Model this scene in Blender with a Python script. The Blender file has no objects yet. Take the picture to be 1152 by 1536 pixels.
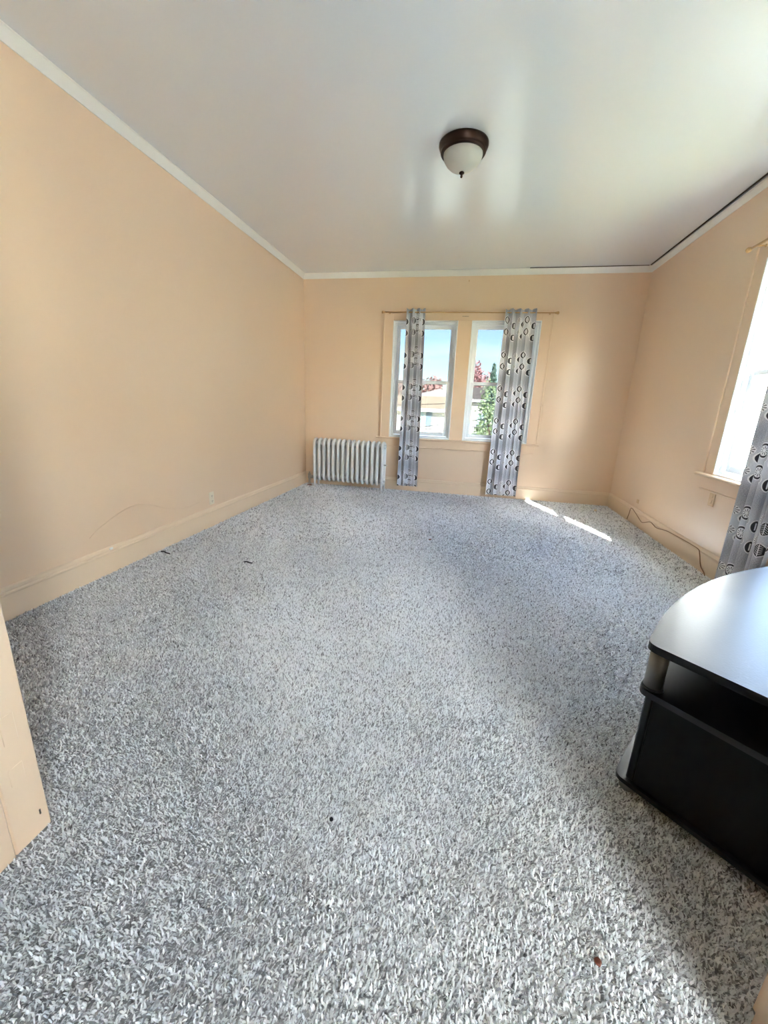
import bpy, math, random
import numpy as np
from mathutils import Vector, Matrix

scene = bpy.context.scene
C = scene.collection
PI = math.pi

# ------------------------------------------------------------------ camera
FPX = 599.69
cam_d = bpy.data.cameras.new('camera')
cam_d.sensor_fit = 'HORIZONTAL'
cam_d.sensor_width = 36.0
cam_d.lens = 36.0 * FPX / 1152.0
cam_d.clip_start = 0.02
cam_d.clip_end = 500
cam = bpy.data.objects.new('camera', cam_d)
C.objects.link(cam)
_r = Vector((0.97934561, 0.19854837, 0.03821935))
_u = Vector((-0.08754858, 0.2460211, 0.96530247))
_w = Vector((-0.18225647, 0.94871079, -0.25832231))
M = Matrix((( _r.x, _u.x, -_w.x, 0.0),
            ( _r.y, _u.y, -_w.y, 0.0),
            ( _r.z, _u.z, -_w.z, 1.1071),
            (0, 0, 0, 1)))
cam.matrix_world = M
scene.camera = cam

# ------------------------------------------------------------------ world, sun, exposure
SKY_STRENGTH = 0.25
SUN_STRENGTH = 12.0
EXPOSURE = 4.72
SUN_ELEV = math.radians(33.5)
sun_h = Vector((0.367, -0.93)).normalized()
to_sun = Vector((sun_h.x * math.cos(SUN_ELEV), sun_h.y * math.cos(SUN_ELEV), math.sin(SUN_ELEV)))

world = bpy.data.worlds.new('sky_world')
scene.world = world
world.use_nodes = True
nt = world.node_tree
nt.nodes.clear()
n_out = nt.nodes.new('ShaderNodeOutputWorld')
n_bg = nt.nodes.new('ShaderNodeBackground')
n_sky = nt.nodes.new('ShaderNodeTexSky')
n_sky.sky_type = 'NISHITA'
n_sky.sun_disc = False
n_sky.sun_elevation = SUN_ELEV
n_sky.sun_rotation = math.atan2(sun_h.x, sun_h.y)
n_sky.altitude = 100
n_sky.air_density = 1.0
n_sky.dust_density = 0.6
n_sky.ozone_density = 2.5
n_co = nt.nodes.new('ShaderNodeTexCoord')
n_mp = nt.nodes.new('ShaderNodeMapping')
n_mp.inputs['Scale'].default_value = (1.0, 1.0, 5.0)
n_no = nt.nodes.new('ShaderNodeTexNoise')
n_no.inputs['Scale'].default_value = 2.6
n_no.inputs['Detail'].default_value = 5
n_cr = nt.nodes.new('ShaderNodeValToRGB')
n_cr.color_ramp.elements[0].position = 0.48
n_cr.color_ramp.elements[0].color = (0, 0, 0, 1)
n_cr.color_ramp.elements[1].position = 0.72
n_cr.color_ramp.elements[1].color = (0.6, 0.6, 0.6, 1)
n_mx = nt.nodes.new('ShaderNodeMixRGB')
n_mx.inputs[2].default_value = (7.0, 7.2, 7.5, 1)
nt.links.new(n_co.outputs['Generated'], n_mp.inputs['Vector'])
nt.links.new(n_mp.outputs[0], n_no.inputs['Vector'])
nt.links.new(n_no.outputs['Fac'], n_cr.inputs['Fac'])
nt.links.new(n_cr.outputs['Color'], n_mx.inputs['Fac'])
nt.links.new(n_sky.outputs['Color'], n_mx.inputs[1])
nt.links.new(n_mx.outputs[0], n_bg.inputs['Color'])
n_bg.inputs['Strength'].default_value = SKY_STRENGTH
nt.links.new(n_bg.outputs[0], n_out.inputs['Surface'])

sun_d = bpy.data.lights.new('sun', 'SUN')
sun_d.energy = SUN_STRENGTH
sun_d.angle = math.radians(0.6)
sun_d.color = (1.0, 0.975, 0.94)
sun = bpy.data.objects.new('sun', sun_d)
C.objects.link(sun)
sun.rotation_euler = to_sun.to_track_quat('Z', 'Y').to_euler()
sun.location = (3, -3, 8)

scene.view_settings.view_transform = 'Standard'
scene.view_settings.look = 'None'
scene.view_settings.gamma = 1.0
scene.view_settings.use_curve_mapping = False
scene.view_settings.exposure = EXPOSURE
scene.cycles.diffuse_bounces = 8
scene.cycles.max_bounces = 16
scene.cycles.caustics_reflective = False
scene.cycles.caustics_refractive = False

# room constants (metres): x right, y depth, z up; the camera stands at the origin
XL, XR, YB, YF = -2.169, 1.819, 5.305, 0.635
ZC = 2.66
WT = 0.17            # wall thickness
HY = -1.40           # far end of the space behind the camera

# portals: they give off no light, they only guide sky sampling to the window openings
def portal(loc, rot, sx, sy):
    d = bpy.data.lights.new('sky_portal', 'AREA')
    d.shape = 'RECTANGLE'
    d.size = sx
    d.size_y = sy
    d.cycles.is_portal = True
    o = bpy.data.objects.new('sky_portal', d)
    C.objects.link(o)
    o.location = loc
    o.rotation_euler = rot
for xc in (-0.595, 0.359):
    portal((xc, YB + 0.2, 1.41), (-PI / 2, 0, 0), 0.82, 1.45)
portal((XR + 0.2, 2.7155, 1.41), (PI / 2, 0, PI / 2), 1.26, 1.45)

# ------------------------------------------------------------------ helpers
def lin(c):
    return tuple((v / 255 / 12.92) if v / 255 <= 0.04045 else ((v / 255 + 0.055) / 1.055) ** 2.4 for v in c)

MATS = {}
def mat(name, rgb, rough=0.5, metal=0.0, spec=0.5, var=0.0, vscale=4.0, bump=0.0, bscale=60.0, rgb2=None, coat=0.0, crough=0.15, cior=1.5):
    if name in MATS:
        return MATS[name]
    m = bpy.data.materials.new(name)
    m.use_nodes = True
    t = m.node_tree
    b = t.nodes['Principled BSDF']
    col = lin(rgb)
    b.inputs['Base Color'].default_value = (*col, 1)
    b.inputs['Roughness'].default_value = rough
    b.inputs['Metallic'].default_value = metal
    b.inputs['Specular IOR Level'].default_value = spec
    b.inputs['Coat Weight'].default_value = coat
    b.inputs['Coat Roughness'].default_value = crough
    b.inputs['Coat IOR'].default_value = cior
    tc = None
    if var > 0 or bump > 0:
        tc = t.nodes.new('ShaderNodeTexCoord')
    if var > 0:
        n = t.nodes.new('ShaderNodeTexNoise')
        n.inputs['Scale'].default_value = vscale
        n.inputs['Detail'].default_value = 4
        t.links.new(tc.outputs['Object'], n.inputs['Vector'])
        mx = t.nodes.new('ShaderNodeMixRGB')
        c2 = lin(rgb2) if rgb2 else tuple(v * (1 - var) for v in col)
        mx.inputs[1].default_value = (*col, 1)
        mx.inputs[2].default_value = (*c2, 1)
        t.links.new(n.outputs['Fac'], mx.inputs[0])
        t.links.new(mx.outputs[0], b.inputs['Base Color'])
    if bump > 0:
        n2 = t.nodes.new('ShaderNodeTexNoise')
        n2.inputs['Scale'].default_value = bscale
        n2.inputs['Detail'].default_value = 3
        t.links.new(tc.outputs['Object'], n2.inputs['Vector'])
        bp = t.nodes.new('ShaderNodeBump')
        bp.inputs['Strength'].default_value = bump
        bp.inputs['Distance'].default_value = 0.004
        t.links.new(n2.outputs['Fac'], bp.inputs['Height'])
        t.links.new(bp.outputs[0], b.inputs['Normal'])
    MATS[name] = m
    return m

class MB:
    """collects shapes, builds ONE mesh object"""
    def __init__(self):
        self.v, self.f, self.sm = [], [], []
    def add(self, vs, fs, smooth=False):
        o = len(self.v)
        self.v += [tuple(p) for p in vs]
        self.f += [tuple(i + o for i in f) for f in fs]
        self.sm += [smooth] * len(fs)
        return self
    def box(self, x0, x1, y0, y1, z0, z1):
        x0, x1 = sorted((x0, x1)); y0, y1 = sorted((y0, y1)); z0, z1 = sorted((z0, z1))
        vs = [(x, y, z) for x in (x0, x1) for y in (y0, y1) for z in (z0, z1)]
        return self.add(vs, [(0, 1, 3, 2), (4, 6, 7, 5), (0, 4, 5, 1), (2, 3, 7, 6), (0, 2, 6, 4), (1, 5, 7, 3)])
    def bbox(self, x0, x1, y0, y1, z0, z1, b=0.003):
        """box with chamfered edges"""
        x0, x1 = sorted((x0, x1)); y0, y1 = sorted((y0, y1)); z0, z1 = sorted((z0, z1))
        b = min(b, (x1 - x0) * .45, (y1 - y0) * .45, (z1 - z0) * .45)
        lo = (x0, y0, z0); hi = (x1, y1, z1)
        vs, idx = [], {}
        for sx in (0, 1):
            for sy in (0, 1):
                for sz in (0, 1):
                    s = (sx, sy, sz)
                    for ax in range(3):
                        p = []
                        for k in range(3):
                            e = hi[k] if s[k] else lo[k]
                            if k != ax:
                                e += -b if s[k] else b
                            p.append(e)
                        idx[(s, ax)] = len(vs); vs.append(tuple(p))
        fs = []
        for ax in range(3):
            o = [k for k in range(3) if k != ax]
            for sd in (0, 1):
                q = []
                for a_, b_ in ((0, 0), (1, 0), (1, 1), (0, 1)):
                    s = [0, 0, 0]; s[ax] = sd; s[o[0]] = a_; s[o[1]] = b_
                    q.append(idx[(tuple(s), ax)])
                fs.append(tuple(q))
        for ax in range(3):
            o = [k for k in range(3) if k != ax]
            for a_ in (0, 1):
                for b_ in (0, 1):
                    s0 = [0, 0, 0]; s0[o[0]] = a_; s0[o[1]] = b_
                    s1 = list(s0); s1[ax] = 1
                    fs.append((idx[(tuple(s0), o[0])], idx[(tuple(s1), o[0])], idx[(tuple(s1), o[1])], idx[(tuple(s0), o[1])]))
        for sx in (0, 1):
            for sy in (0, 1):
                for sz in (0, 1):
                    fs.append(tuple(idx[((sx, sy, sz), k)] for k in range(3)))
        return self.add(vs, fs)
    def prism(self, poly, z0, z1):
        n = len(poly)
        vs = [(x, y, z0) for x, y in poly] + [(x, y, z1) for x, y in poly]
        fs = [tuple(range(n))[::-1], tuple(range(n, 2 * n))] + [(i, (i + 1) % n, n + (i + 1) % n, n + i) for i in range(n)]
        return self.add(vs, fs)
    def extr(self, prof, p0, p1, out, flip=False):
        """profile [(d,z)...] swept from p0 to p1 (xy); d along out (xy)"""
        n = len(prof)
        vs = []
        for p in (p0, p1):
            for d, z in prof:
                vs.append((p[0] + out[0] * d, p[1] + out[1] * d, z))
        fs = [(i, (i + 1) % n, n + (i + 1) % n, n + i) for i in range(n)]
        fs += [tuple(range(n))[::-1], tuple(range(n, 2 * n))]
        return self.add(vs, fs)
    def lathe(self, prof, cx=0, cy=0, seg=24, smooth=True, axis='z', base=(0, 0, 0)):
        vs, fs = [], []
        n = len(prof)
        for k in range(seg):
            a = 2 * PI * k / seg
            for r, z in prof:
                p = (r * math.cos(a), r * math.sin(a), z)
                if axis == 'x': p = (p[2], p[0], p[1])
                if axis == 'y': p = (p[0], p[2], p[1])
                vs.append((p[0] + cx + base[0], p[1] + cy + base[1], p[2] + base[2]))
        for k in range(seg):
            k2 = (k + 1) % seg
            for i in range(n - 1):
                fs.append((k * n + i, k2 * n + i, k2 * n + i + 1, k * n + i + 1))
        return self.add(vs, fs, smooth)
    def tube(self, pts, r, seg=8, closed=False, rx=None, smooth=True):
        """tube along points; r may be list"""
        pts = [Vector(p) for p in pts]
        n = len(pts)
        vs, fs = [], []
        prevn = None
        for i, p in enumerate(pts):
            a = pts[(i - 1) % n] if (closed or i > 0) else pts[i]
            b = pts[(i + 1) % n] if (closed or i < n - 1) else pts[i]
            t = (b - a).normalized()
            ref = prevn if prevn is not None else (Vector((1, 0, 0)) if abs(t.x) < 0.9 else Vector((0, 0, 1)))
            nn = (ref - t * ref.dot(t)).normalized()
            prevn = nn
            bb = t.cross(nn)
            ri = r[i] if isinstance(r, (list, tuple)) else r
            rn = rx if rx is not None else ri
            for k in range(seg):
                a_ = 2 * PI * k / seg
                vs.append(p + nn * (rn * math.cos(a_)) + bb * (ri * math.sin(a_)))
        m = n if closed else n - 1
        for i in range(m):
            j = (i + 1) % n
            for k in range(seg):
                k2 = (k + 1) % seg
                fs.append((i * seg + k, i * seg + k2, j * seg + k2, j * seg + k))
        if not closed:
            fs.append(tuple(range(seg))[::-1])
            fs.append(tuple((n - 1) * seg + k for k in range(seg)))
        return self.add(vs, fs, smooth)
    def ball(self, c, r, seg=12, rings=8, sz=1.0):
        prof = [(max(1e-5, r * math.sin(PI * i / rings)), -r * sz * math.cos(PI * i / rings)) for i in range(rings + 1)]
        return self.lathe(prof, c[0], c[1], seg, True, 'z', (0, 0, c[2]))
    def mesh(self, name):
        me = bpy.data.meshes.new(name)
        me.from_pydata(self.v, [], self.f)
        me.polygons.foreach_set('use_smooth', self.sm)
        me.validate(); me.update()
        import bmesh
        bm = bmesh.new(); bm.from_mesh(me)
        bmesh.ops.recalc_face_normals(bm, faces=bm.faces)
        bm.to_mesh(me); bm.free()
        return me
    def build(self, name, material, parent=None, kind=None):
        o = bpy.data.objects.new(name, self.mesh(name))
        o.data.materials.append(material)
        C.objects.link(o)
        if parent is not None: o.parent = parent
        if kind: o['kind'] = kind
        return o

def tag(o, label=None, cat=None, group=None, kind=None):
    if label: o['label'] = label
    if cat: o['category'] = cat
    if group: o['group'] = group
    if kind: o['kind'] = kind
    return o
def empty(name, loc=(0, 0, 0), rz=0.0):
    o = bpy.data.objects.new(name, None)
    o.empty_display_size = 0.1
    C.objects.link(o)
    o.location = loc
    o.rotation_euler = (0, 0, rz)
    return o
def copy_tree(o, parent=None):
    c = o.copy(); C.objects.link(c); c.parent = parent
    for ch in list(o.children): copy_tree(ch, c)
    return c

# ------------------------------------------------------------------ materials
M_wall = mat('peach_wall_paint', (233, 206, 176), 0.35, spec=0.5, var=0.05, vscale=1.3, bump=0.03, bscale=35, coat=0.15, crough=0.22)
M_trimp = mat('peach_trim_paint', (233, 205, 174), 0.32, var=0.05, vscale=2.0, bump=0.04, bscale=40)
M_base = mat('cream_baseboard_paint', (234, 211, 182), 0.30, var=0.06, vscale=2.5, bump=0.05, bscale=40)
M_ceil = mat('white_ceiling_paint', (222, 230, 238), 0.30, spec=0.5, var=0.04, vscale=0.8, bump=0.02, bscale=7, coat=1.0, crough=0.17, cior=2.1)
M_white = mat('white_moulding_paint', (232, 232, 226), 0.35)
M_vinyl = mat('white_vinyl', (238, 241, 243), 0.35)
M_brass = mat('aged_brass', (202, 162, 112), 0.35, metal=0.6)
M_bronze = mat('dark_bronze', (62, 44, 36), 0.32, metal=0.75, var=0.5, vscale=9)
M_rad = mat('silver_radiator_paint', (226, 226, 224), 0.36, metal=0.0, var=0.10, vscale=30)
M_valve = mat('painted_valve_metal', (190, 184, 174), 0.4, metal=0.4, var=0.3, vscale=60)
M_black = mat('black_laminate', (30, 30, 33), 0.30, spec=0.5, var=0.25, vscale=5, bump=0.04, bscale=160)
M_dark = mat('black_side_panel', (9, 9, 10), 0.6, spec=0.25)
M_silver = mat('brushed_silver', (150, 147, 142), 0.4, metal=0.8)
M_plate = mat('ivory_plastic', (232, 220, 198), 0.35)
M_slot = mat('dark_slot', (60, 52, 44), 0.6)
M_frost = mat('frosted_glass_shade', (205, 206, 198), 0.45, var=0.12, vscale=12)

def m_glass(name='window_glass', tint=(0.97, 0.985, 0.98, 1)):
    m = bpy.data.materials.new(name); m.use_nodes = True
    t = m.node_tree; t.nodes.clear()
    o = t.nodes.new('ShaderNodeOutputMaterial')
    tr = t.nodes.new('ShaderNodeBsdfTransparent'); tr.inputs[0].default_value = tint
    gl = t.nodes.new('ShaderNodeBsdfGlossy'); gl.inputs['Roughness'].default_value = 0.02
    fr = t.nodes.new('ShaderNodeFresnel'); fr.inputs[0].default_value = 1.35
    mx = t.nodes.new('ShaderNodeMixShader')
    ge = t.nodes.new('ShaderNodeNewGeometry')
    ml = t.nodes.new('ShaderNodeMath'); ml.operation = 'MULTIPLY'
    iv = t.nodes.new('ShaderNodeMath'); iv.operation = 'SUBTRACT'; iv.inputs[0].default_value = 1.0
    t.links.new(ge.outputs['Backfacing'], iv.inputs[1])          # reflect once, at the face met first
    t.links.new(fr.outputs[0], ml.inputs[0]); t.links.new(iv.outputs[0], ml.inputs[1])
    t.links.new(ml.outputs[0], mx.inputs[0]); t.links.new(tr.outputs[0], mx.inputs[1]); t.links.new(gl.outputs[0], mx.inputs[2])
    t.links.new(mx.outputs[0], o.inputs[0])
    return m
M_glass = m_glass()
M_dim_glass = m_glass('view_dimming_glass', (0.158, 0.162, 0.165, 1))     # tint added to dim the outdoor view, at both faces of each pane

# curtain print: heathered silver cloth with rings, leaves, seed heads (flat print, UV in metres)
def m_curtain():
    m = bpy.data.materials.new('printed_curtain_cloth'); m.use_nodes = True
    t = m.node_tree; t.nodes.clear()
    out = t.nodes.new('ShaderNodeOutputMaterial')
    uv = t.nodes.new('ShaderNodeUVMap')
    sp = t.nodes.new('ShaderNodeSeparateXYZ')
    t.links.new(uv.outputs[0], sp.inputs[0])
    def mt(op, a, b=None, c=None):
        n = t.nodes.new('ShaderNodeMath'); n.operation = op
        for i, v in enumerate((a, b, c)):
            if v is None: continue
            if isinstance(v, (int, float)): n.inputs[i].default_value = v
            else: t.links.new(v, n.inputs[i])
        return n.outputs[0]
    U, V = sp.outputs[0], sp.outputs[1]
    TW, TH = 0.34, 0.38
    def motif(cu, cv):
        # wrapped horizontal offset, and vertical offset folded onto a pair of motifs 0.128 apart
        x = mt('SUBTRACT', mt('MULTIPLY', mt('FRACT', mt('ADD', mt('DIVIDE', mt('SUBTRACT', U, cu), TW), 0.5)), TW), TW / 2)
        y = mt('SUBTRACT', mt('MULTIPLY', mt('FRACT', mt('ADD', mt('DIVIDE', mt('SUBTRACT', V, cv), TH), 0.5)), TH), TH / 2)
        y2 = mt('SUBTRACT', mt('ABSOLUTE', y), 0.064)
        return x, y2
    def ell(x, y, rx, ry):
        return mt('SQRT', mt('ADD', mt('POWER', mt('DIVIDE', mt('ABSOLUTE', x), rx), 2.0), mt('POWER', mt('DIVIDE', mt('ABSOLUTE', y), ry), 2.0)))
    def leaf(x, y, rx, ry):
        return mt('ADD', mt('DIVIDE', mt('ABSOLUTE', x), rx), mt('POWER', mt('DIVIDE', mt('ABSOLUTE', y), ry), 2.0))
    def lt(a, v): return mt('LESS_THAN', a, v)
    def gt(a, v): return mt('GREATER_THAN', a, v)
    def AND(a, b): return mt('MULTIPLY', a, b)
    def OR(a, b): return mt('MAXIMUM', a, b)
    dark, mid, light = None, None, None
    # ring medallion
    x, y = motif(0.166, 0.21)
    d = ell(x, y, 0.038, 0.042)
    ring = AND(lt(d, 1.0), gt(d, 0.74))
    halo = lt(d, 1.14)
    ang = mt('ARCTAN2', y, x)
    spokes = AND(AND(lt(d, 0.6), gt(d, 0.22)), gt(mt('SINE', mt('MULTIPLY', ang, 9.0)), 0.35))
    dark, mid, light = ring, spokes, halo
    # dark pointed leaf with veins
    x, y = motif(0.094, 0.160)
    d = leaf(x, y, 0.028, 0.04)
    vein = OR(lt(mt('ABSOLUTE', x), 0.0018), AND(lt(mt('ABSOLUTE', x), 0.013), gt(mt('SINE', mt('MULTIPLY', mt('ADD', y, mt('ABSOLUTE', x)), 520.0)), 0.72)))
    lf = mt('SUBTRACT', lt(d, 1.0), AND(lt(d, 0.85), vein))
    dark = OR(dark, lf); light = OR(light, lt(d, 1.25))
    # small outlined leaf
    x, y = motif(0.226, 0.172)
    d = leaf(x, y, 0.015, 0.025)
    mid = OR(mid, AND(lt(d, 1.0), gt(mt('SINE', mt('MULTIPLY', ell(x, y, 0.01, 0.01), 9.0)), -0.1)))
    light = OR(light, lt(d, 1.3))
    # seed head with stalk
    x, y = motif(0.032, 0.205)
    d = ell(x, y, 0.03, 0.028)
    ang = mt('ARCTAN2', y, x)
    sh = AND(AND(lt(d, 1.0), gt(d, 0.12)), gt(mt('SINE', mt('MULTIPLY', ang, 11.0)), 0.3))
    st = AND(lt(mt('ABSOLUTE', x), 0.0015), lt(mt('ABSOLUTE', y), 0.04))
    mid = OR(mid, OR(sh, st)); light = OR(light, lt(d, 1.1))
    # dark oval with pale bar
    x, y = motif(0.284, 0.145)
    d = ell(x, y, 0.027, 0.035)
    bar = AND(lt(mt('ABSOLUTE', x), 0.006), lt(mt('ABSOLUTE', y), 0.022))
    dark = OR(dark, mt('SUBTRACT', lt(d, 1.0), bar)); light = OR(light, lt(d, 1.2))
    # cloth: heather noise, paler where the print runs
    no = t.nodes.new('ShaderNodeTexNoise'); no.inputs['Scale'].default_value = 1.0; no.inputs['Detail'].default_value = 2
    mp = t.nodes.new('ShaderNodeMapping'); mp.inputs['Scale'].default_value = (160, 520, 1)
    t.links.new(uv.outputs[0], mp.inputs[0]); t.links.new(mp.outputs[0], no.inputs['Vector'])
    band = mt('MULTIPLY_ADD', mt('COSINE', mt('MULTIPLY', mt('SUBTRACT', V, 0.185), 2 * PI / TH)), 0.5, 0.5)
    def mix(f, a, b):
        n = t.nodes.new('ShaderNodeMixRGB')
        for i, v in enumerate((f, a, b)):
            if isinstance(v, tuple): n.inputs[i].default_value = (*lin(v), 1)
            else: t.links.new(v, n.inputs[i])
        return n.outputs[0]
    hea = mt('SMOOTH_MIN', mt('MAXIMUM', mt('MULTIPLY_ADD', no.outputs['Fac'], 2.6, -0.8), 0.0), 1.0, 0.05)
    gap = mix(hea, (122, 123, 134), (196, 198, 206))
    pale = mix(hea, (190, 192, 200), (224, 226, 232))
    base = mix(band, gap, pale)
    c1 = mix(light, base, (236, 236, 238))
    c2 = mix(mid, c1, (92, 90, 98))
    c3 = mix(dark, c2, (40, 36, 44))
    df = t.nodes.new('ShaderNodeBsdfPrincipled'); df.inputs['Roughness'].default_value = 0.55
    df.inputs['Sheen Weight'].default_value = 0.15
    tl = t.nodes.new('ShaderNodeBsdfTranslucent')
    ms = t.nodes.new('ShaderNodeMixShader'); ms.inputs[0].default_value = 0.012
    t.links.new(c3, df.inputs['Base Color']); t.links.new(c3, tl.inputs['Color'])
    t.links.new(df.outputs[0], ms.inputs[1]); t.links.new(tl.outputs[0], ms.inputs[2])
    t.links.new(ms.outputs[0], out.inputs[0])
    return m
M_curtain = m_curtain()

def m_carpet(attr):
    m = bpy.data.materials.new('grey_carpet_yarn' if attr else 'carpet_backing'); m.use_nodes = True
    t = m.node_tree; b = t.nodes['Principled BSDF']
    b.inputs['Roughness'].default_value = 0.85
    b.inputs['Specular IOR Level'].default_value = 0.25
    if attr:
        a = t.nodes.new('ShaderNodeAttribute'); a.attribute_name = 'tint'
        r = t.nodes.new('ShaderNodeValToRGB')
        e = r.color_ramp.elements
        e[0].position = 0.0; e[0].color = (*lin((112, 112, 116)), 1)
        e[1].position = 1.0; e[1].color = (*lin((250, 252, 254)), 1)
        for p_, c_ in ((0.3, (220, 222, 226)), (0.5, (243, 245, 248)), (0.75, (246, 248, 251))):
            q = e.new(p_); q.color = (*lin(c_), 1)
        t.links.new(a.outputs['Fac'], r.inputs[0]); t.links.new(r.outputs[0], b.inputs['Base Color'])
        b.inputs['Sheen Weight'].default_value = 0.2
    else:
        b.inputs['Base Color'].default_value = (*lin((120, 116, 114)), 1)
        n = t.nodes.new('ShaderNodeTexNoise'); n.inputs['Scale'].default_value = 150
        tc = t.nodes.new('ShaderNodeTexCoord'); t.links.new(tc.outputs['Object'], n.inputs['Vector'])
        mx = t.nodes.new('ShaderNodeMixRGB'); mx.inputs[1].default_value = (*lin((150, 150, 154)), 1); mx.inputs[2].default_value = (*lin((200, 201, 205)), 1)
        t.links.new(n.outputs['Fac'], mx.inputs[0]); t.links.new(mx.outputs[0], b.inputs['Base Color'])
    return m

# ------------------------------------------------------------------ room shell
HXL, HXR = -2.169, 1.819
M_wood = mat('dark_hall_floorboards', (58, 44, 34), .4, var=.3, vscale=4)
MB().box(HXL - .2, HXR + .2, HY - .2, .1995, -0.12, -0.006).build('floor_hall', M_wood, kind='structure')
b = MB().box(HXL - .2, HXR + .2, .20, YB + .2, -0.12, -0.006)
floor = b.build('floor', m_carpet(False), kind='structure')
M_hall = mat('grey_hall_paint', (66, 64, 63), 0.5, var=0.2, vscale=3)
MB().box(HXL - .2, HXR + .2, HY - .2, .5395, ZC, ZC + .12).build('ceiling_hall', M_hall, kind='structure')
b = MB().box(HXL - .2, HXR + .2, .54, YB + .2, ZC, ZC + .12)
ceiling = b.build('ceiling', M_ceil, kind='structure')
MB().box(XL - WT, XL, HY, .5395, -0.006, ZC).build('wall_hall_left', M_hall, kind='structure')
b = MB().box(XL - WT, XL, .54, YB + WT, -0.006, ZC)
wall_left = b.build('wall_left', M_wall, kind='structure')

W1 = (-0.992, -0.200)
W2 = (-0.038, 0.755)
WZ0, WZ1 = 0.705, 2.120
def wall_with_holes(name, a0, a1, holes, place, mt_=None):
    m = MB()
    xs = [a0] + [v for h in holes for v in h] + [a1]
    for i in range(0, len(xs), 2):
        place(m, xs[i], xs[i + 1], -0.006, ZC)
    for h in holes:
        place(m, h[0], h[1], -0.006, WZ0 - 0.02)
        place(m, h[0], h[1], WZ1, ZC)
    return m.build(name, mt_ or M_wall, kind='structure')
wall_back = wall_with_holes('wall_back', XL, XR, [W1, W2], lambda m, p, q, z0, z1: m.box(p, q, YB, YB + WT, z0, z1))
W3 = (2.100, 3.331)
W4 = (1.00, 1.69)          # window of the small space behind the camera
right_box = lambda m, p, q, z0, z1: m.box(XR, XR + WT, p, q, z0, z1)
wall_right = wall_with_holes('wall_right', .54, YB + WT, [W3], right_box)
wall_with_holes('wall_hall_right', HY, .5395, [], right_box, M_hall)
M_brick = mat('brick_exterior', (142, 88, 70), 0.8, var=0.3, vscale=20)
# front wall with the wide opening the camera stands in
JL, JR = -0.992, 0.647
b = MB()
b.box(XL, JL - 0.02, 0.46, YF - 0.015, -0.006, ZC)
b.box(JR + 0.02, XR, 0.46, YF - 0.015, -0.006, ZC)
b.box(JL - 0.02, JR + 0.02, 0.46, YF - 0.015, 2.30, ZC)
wall_front = b.build('wall_front', M_wall, kind='structure')
wall_with_holes('wall_hall', XL, XR, [W4], lambda m, p, q, z0, z1: m.box(p, q, HY - WT, HY, z0, z1), M_hall)

# door opening casing: boards and jamb stop on both sides, and the head
door = empty('door_1', ((JL + JR) / 2, 0.55, 0)); tag(door, kind='structure')
def dpart(m, name, mt_=None):
    o = m.build(name, mt_ or M_trimp, door); o.location = (-door.location.x, -door.location.y, 0); return o
dpart(MB().bbox(JL - 0.02, JL, 0.547, YF, -0.004, 2.30, .004), 'jamb_board')
dpart(MB().bbox(JL - 0.02, JL + 0.002, 0.44, 0.5455, -0.004, 2.30, .003), 'jamb_stop')
dpart(MB().bbox(JL - 0.12, JL - 0.0205, YF - 0.0145, YF + 0.004, -0.004, 2.40, .004), 'side_casing')
dpart(MB().bbox(JR, JR + 0.02, 0.622, YF + 0.014, -0.004, 2.30, .004), 'jamb_board')
dpart(MB().bbox(JR - 0.020, JR + 0.02, 0.44, 0.6205, -0.004, 2.30, .003), 'jamb_stop')
dpart(MB().bbox(JR + 0.0205, JR + 0.12, YF - 0.0145, YF + 0.004, -0.004, 2.40, .004), 'side_casing')
dpart(MB().bbox(JL + .003, JR - .021, 0.44, YF, 2.28, 2.30, .003), 'head_jamb')
dpart(MB().bbox(JL - 0.019, JR + 0.02, YF - 0.0145, YF + 0.004, 2.301, 2.40, .003), 'head_casing')
# filled hinge mortises and a dark nick on the left jamb
dpart(MB().bbox(JL - 0.001, JL + 0.0012, 0.575, 0.606, 0.30, 0.375, .001), 'hinge_patch')
dpart(MB().bbox(JL - 0.001, JL + 0.0012, 0.570, 0.602, 0.185, 0.235, .001), 'hinge_patch')
dpart(MB().bbox(JL - 0.001, JL + 0.0010, 0.612, 0.616, 0.050, 0.066, .001), 'paint_nick', M_slot)

# crown moulding; on the back and right walls it hangs a little below the ceiling (open shadow gap)
crown = lambda gap: [(0, 2.600), (0.006, 2.600), (0.010, 2.612), (0.022, 2.640), (0.028, ZC - 0.008 - gap), (0.034, ZC - 0.004 - gap), (0.034, ZC - gap), (0, ZC - gap)]
MB().extr(crown(0.0), (XL, YF), (XL, YB), (1, 0)).build('trim_1', M_white, kind='structure')
MB().extr(crown(0.001), (XL, YB), (XR, YB), (0, -1)).build('trim_2', M_white, kind='structure')
MB().extr(crown(0.016), (XR, YF), (XR, YB), (-1, 0)).build('trim_3', M_white, kind='structure')

M_gap_shade = mat('painted_gap_shade', (84, 76, 66), .9)  # solid dark strips stand in for the shade of the crown gap
trims = {o.name: o for o in C.objects if o.name.startswith('trim_')}
MB().box(XR - .044, XR - .0345, YF + .02, YB - .05, ZC - .006, ZC - .0002).build('gap_shade_strip', M_gap_shade, trims['trim_3'])
MB().box(0.55, XR - .05, YB - .045, YB - .0345, ZC - .005, ZC - .0002).build('gap_shade_strip', M_gap_shade, trims['trim_2'])
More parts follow.
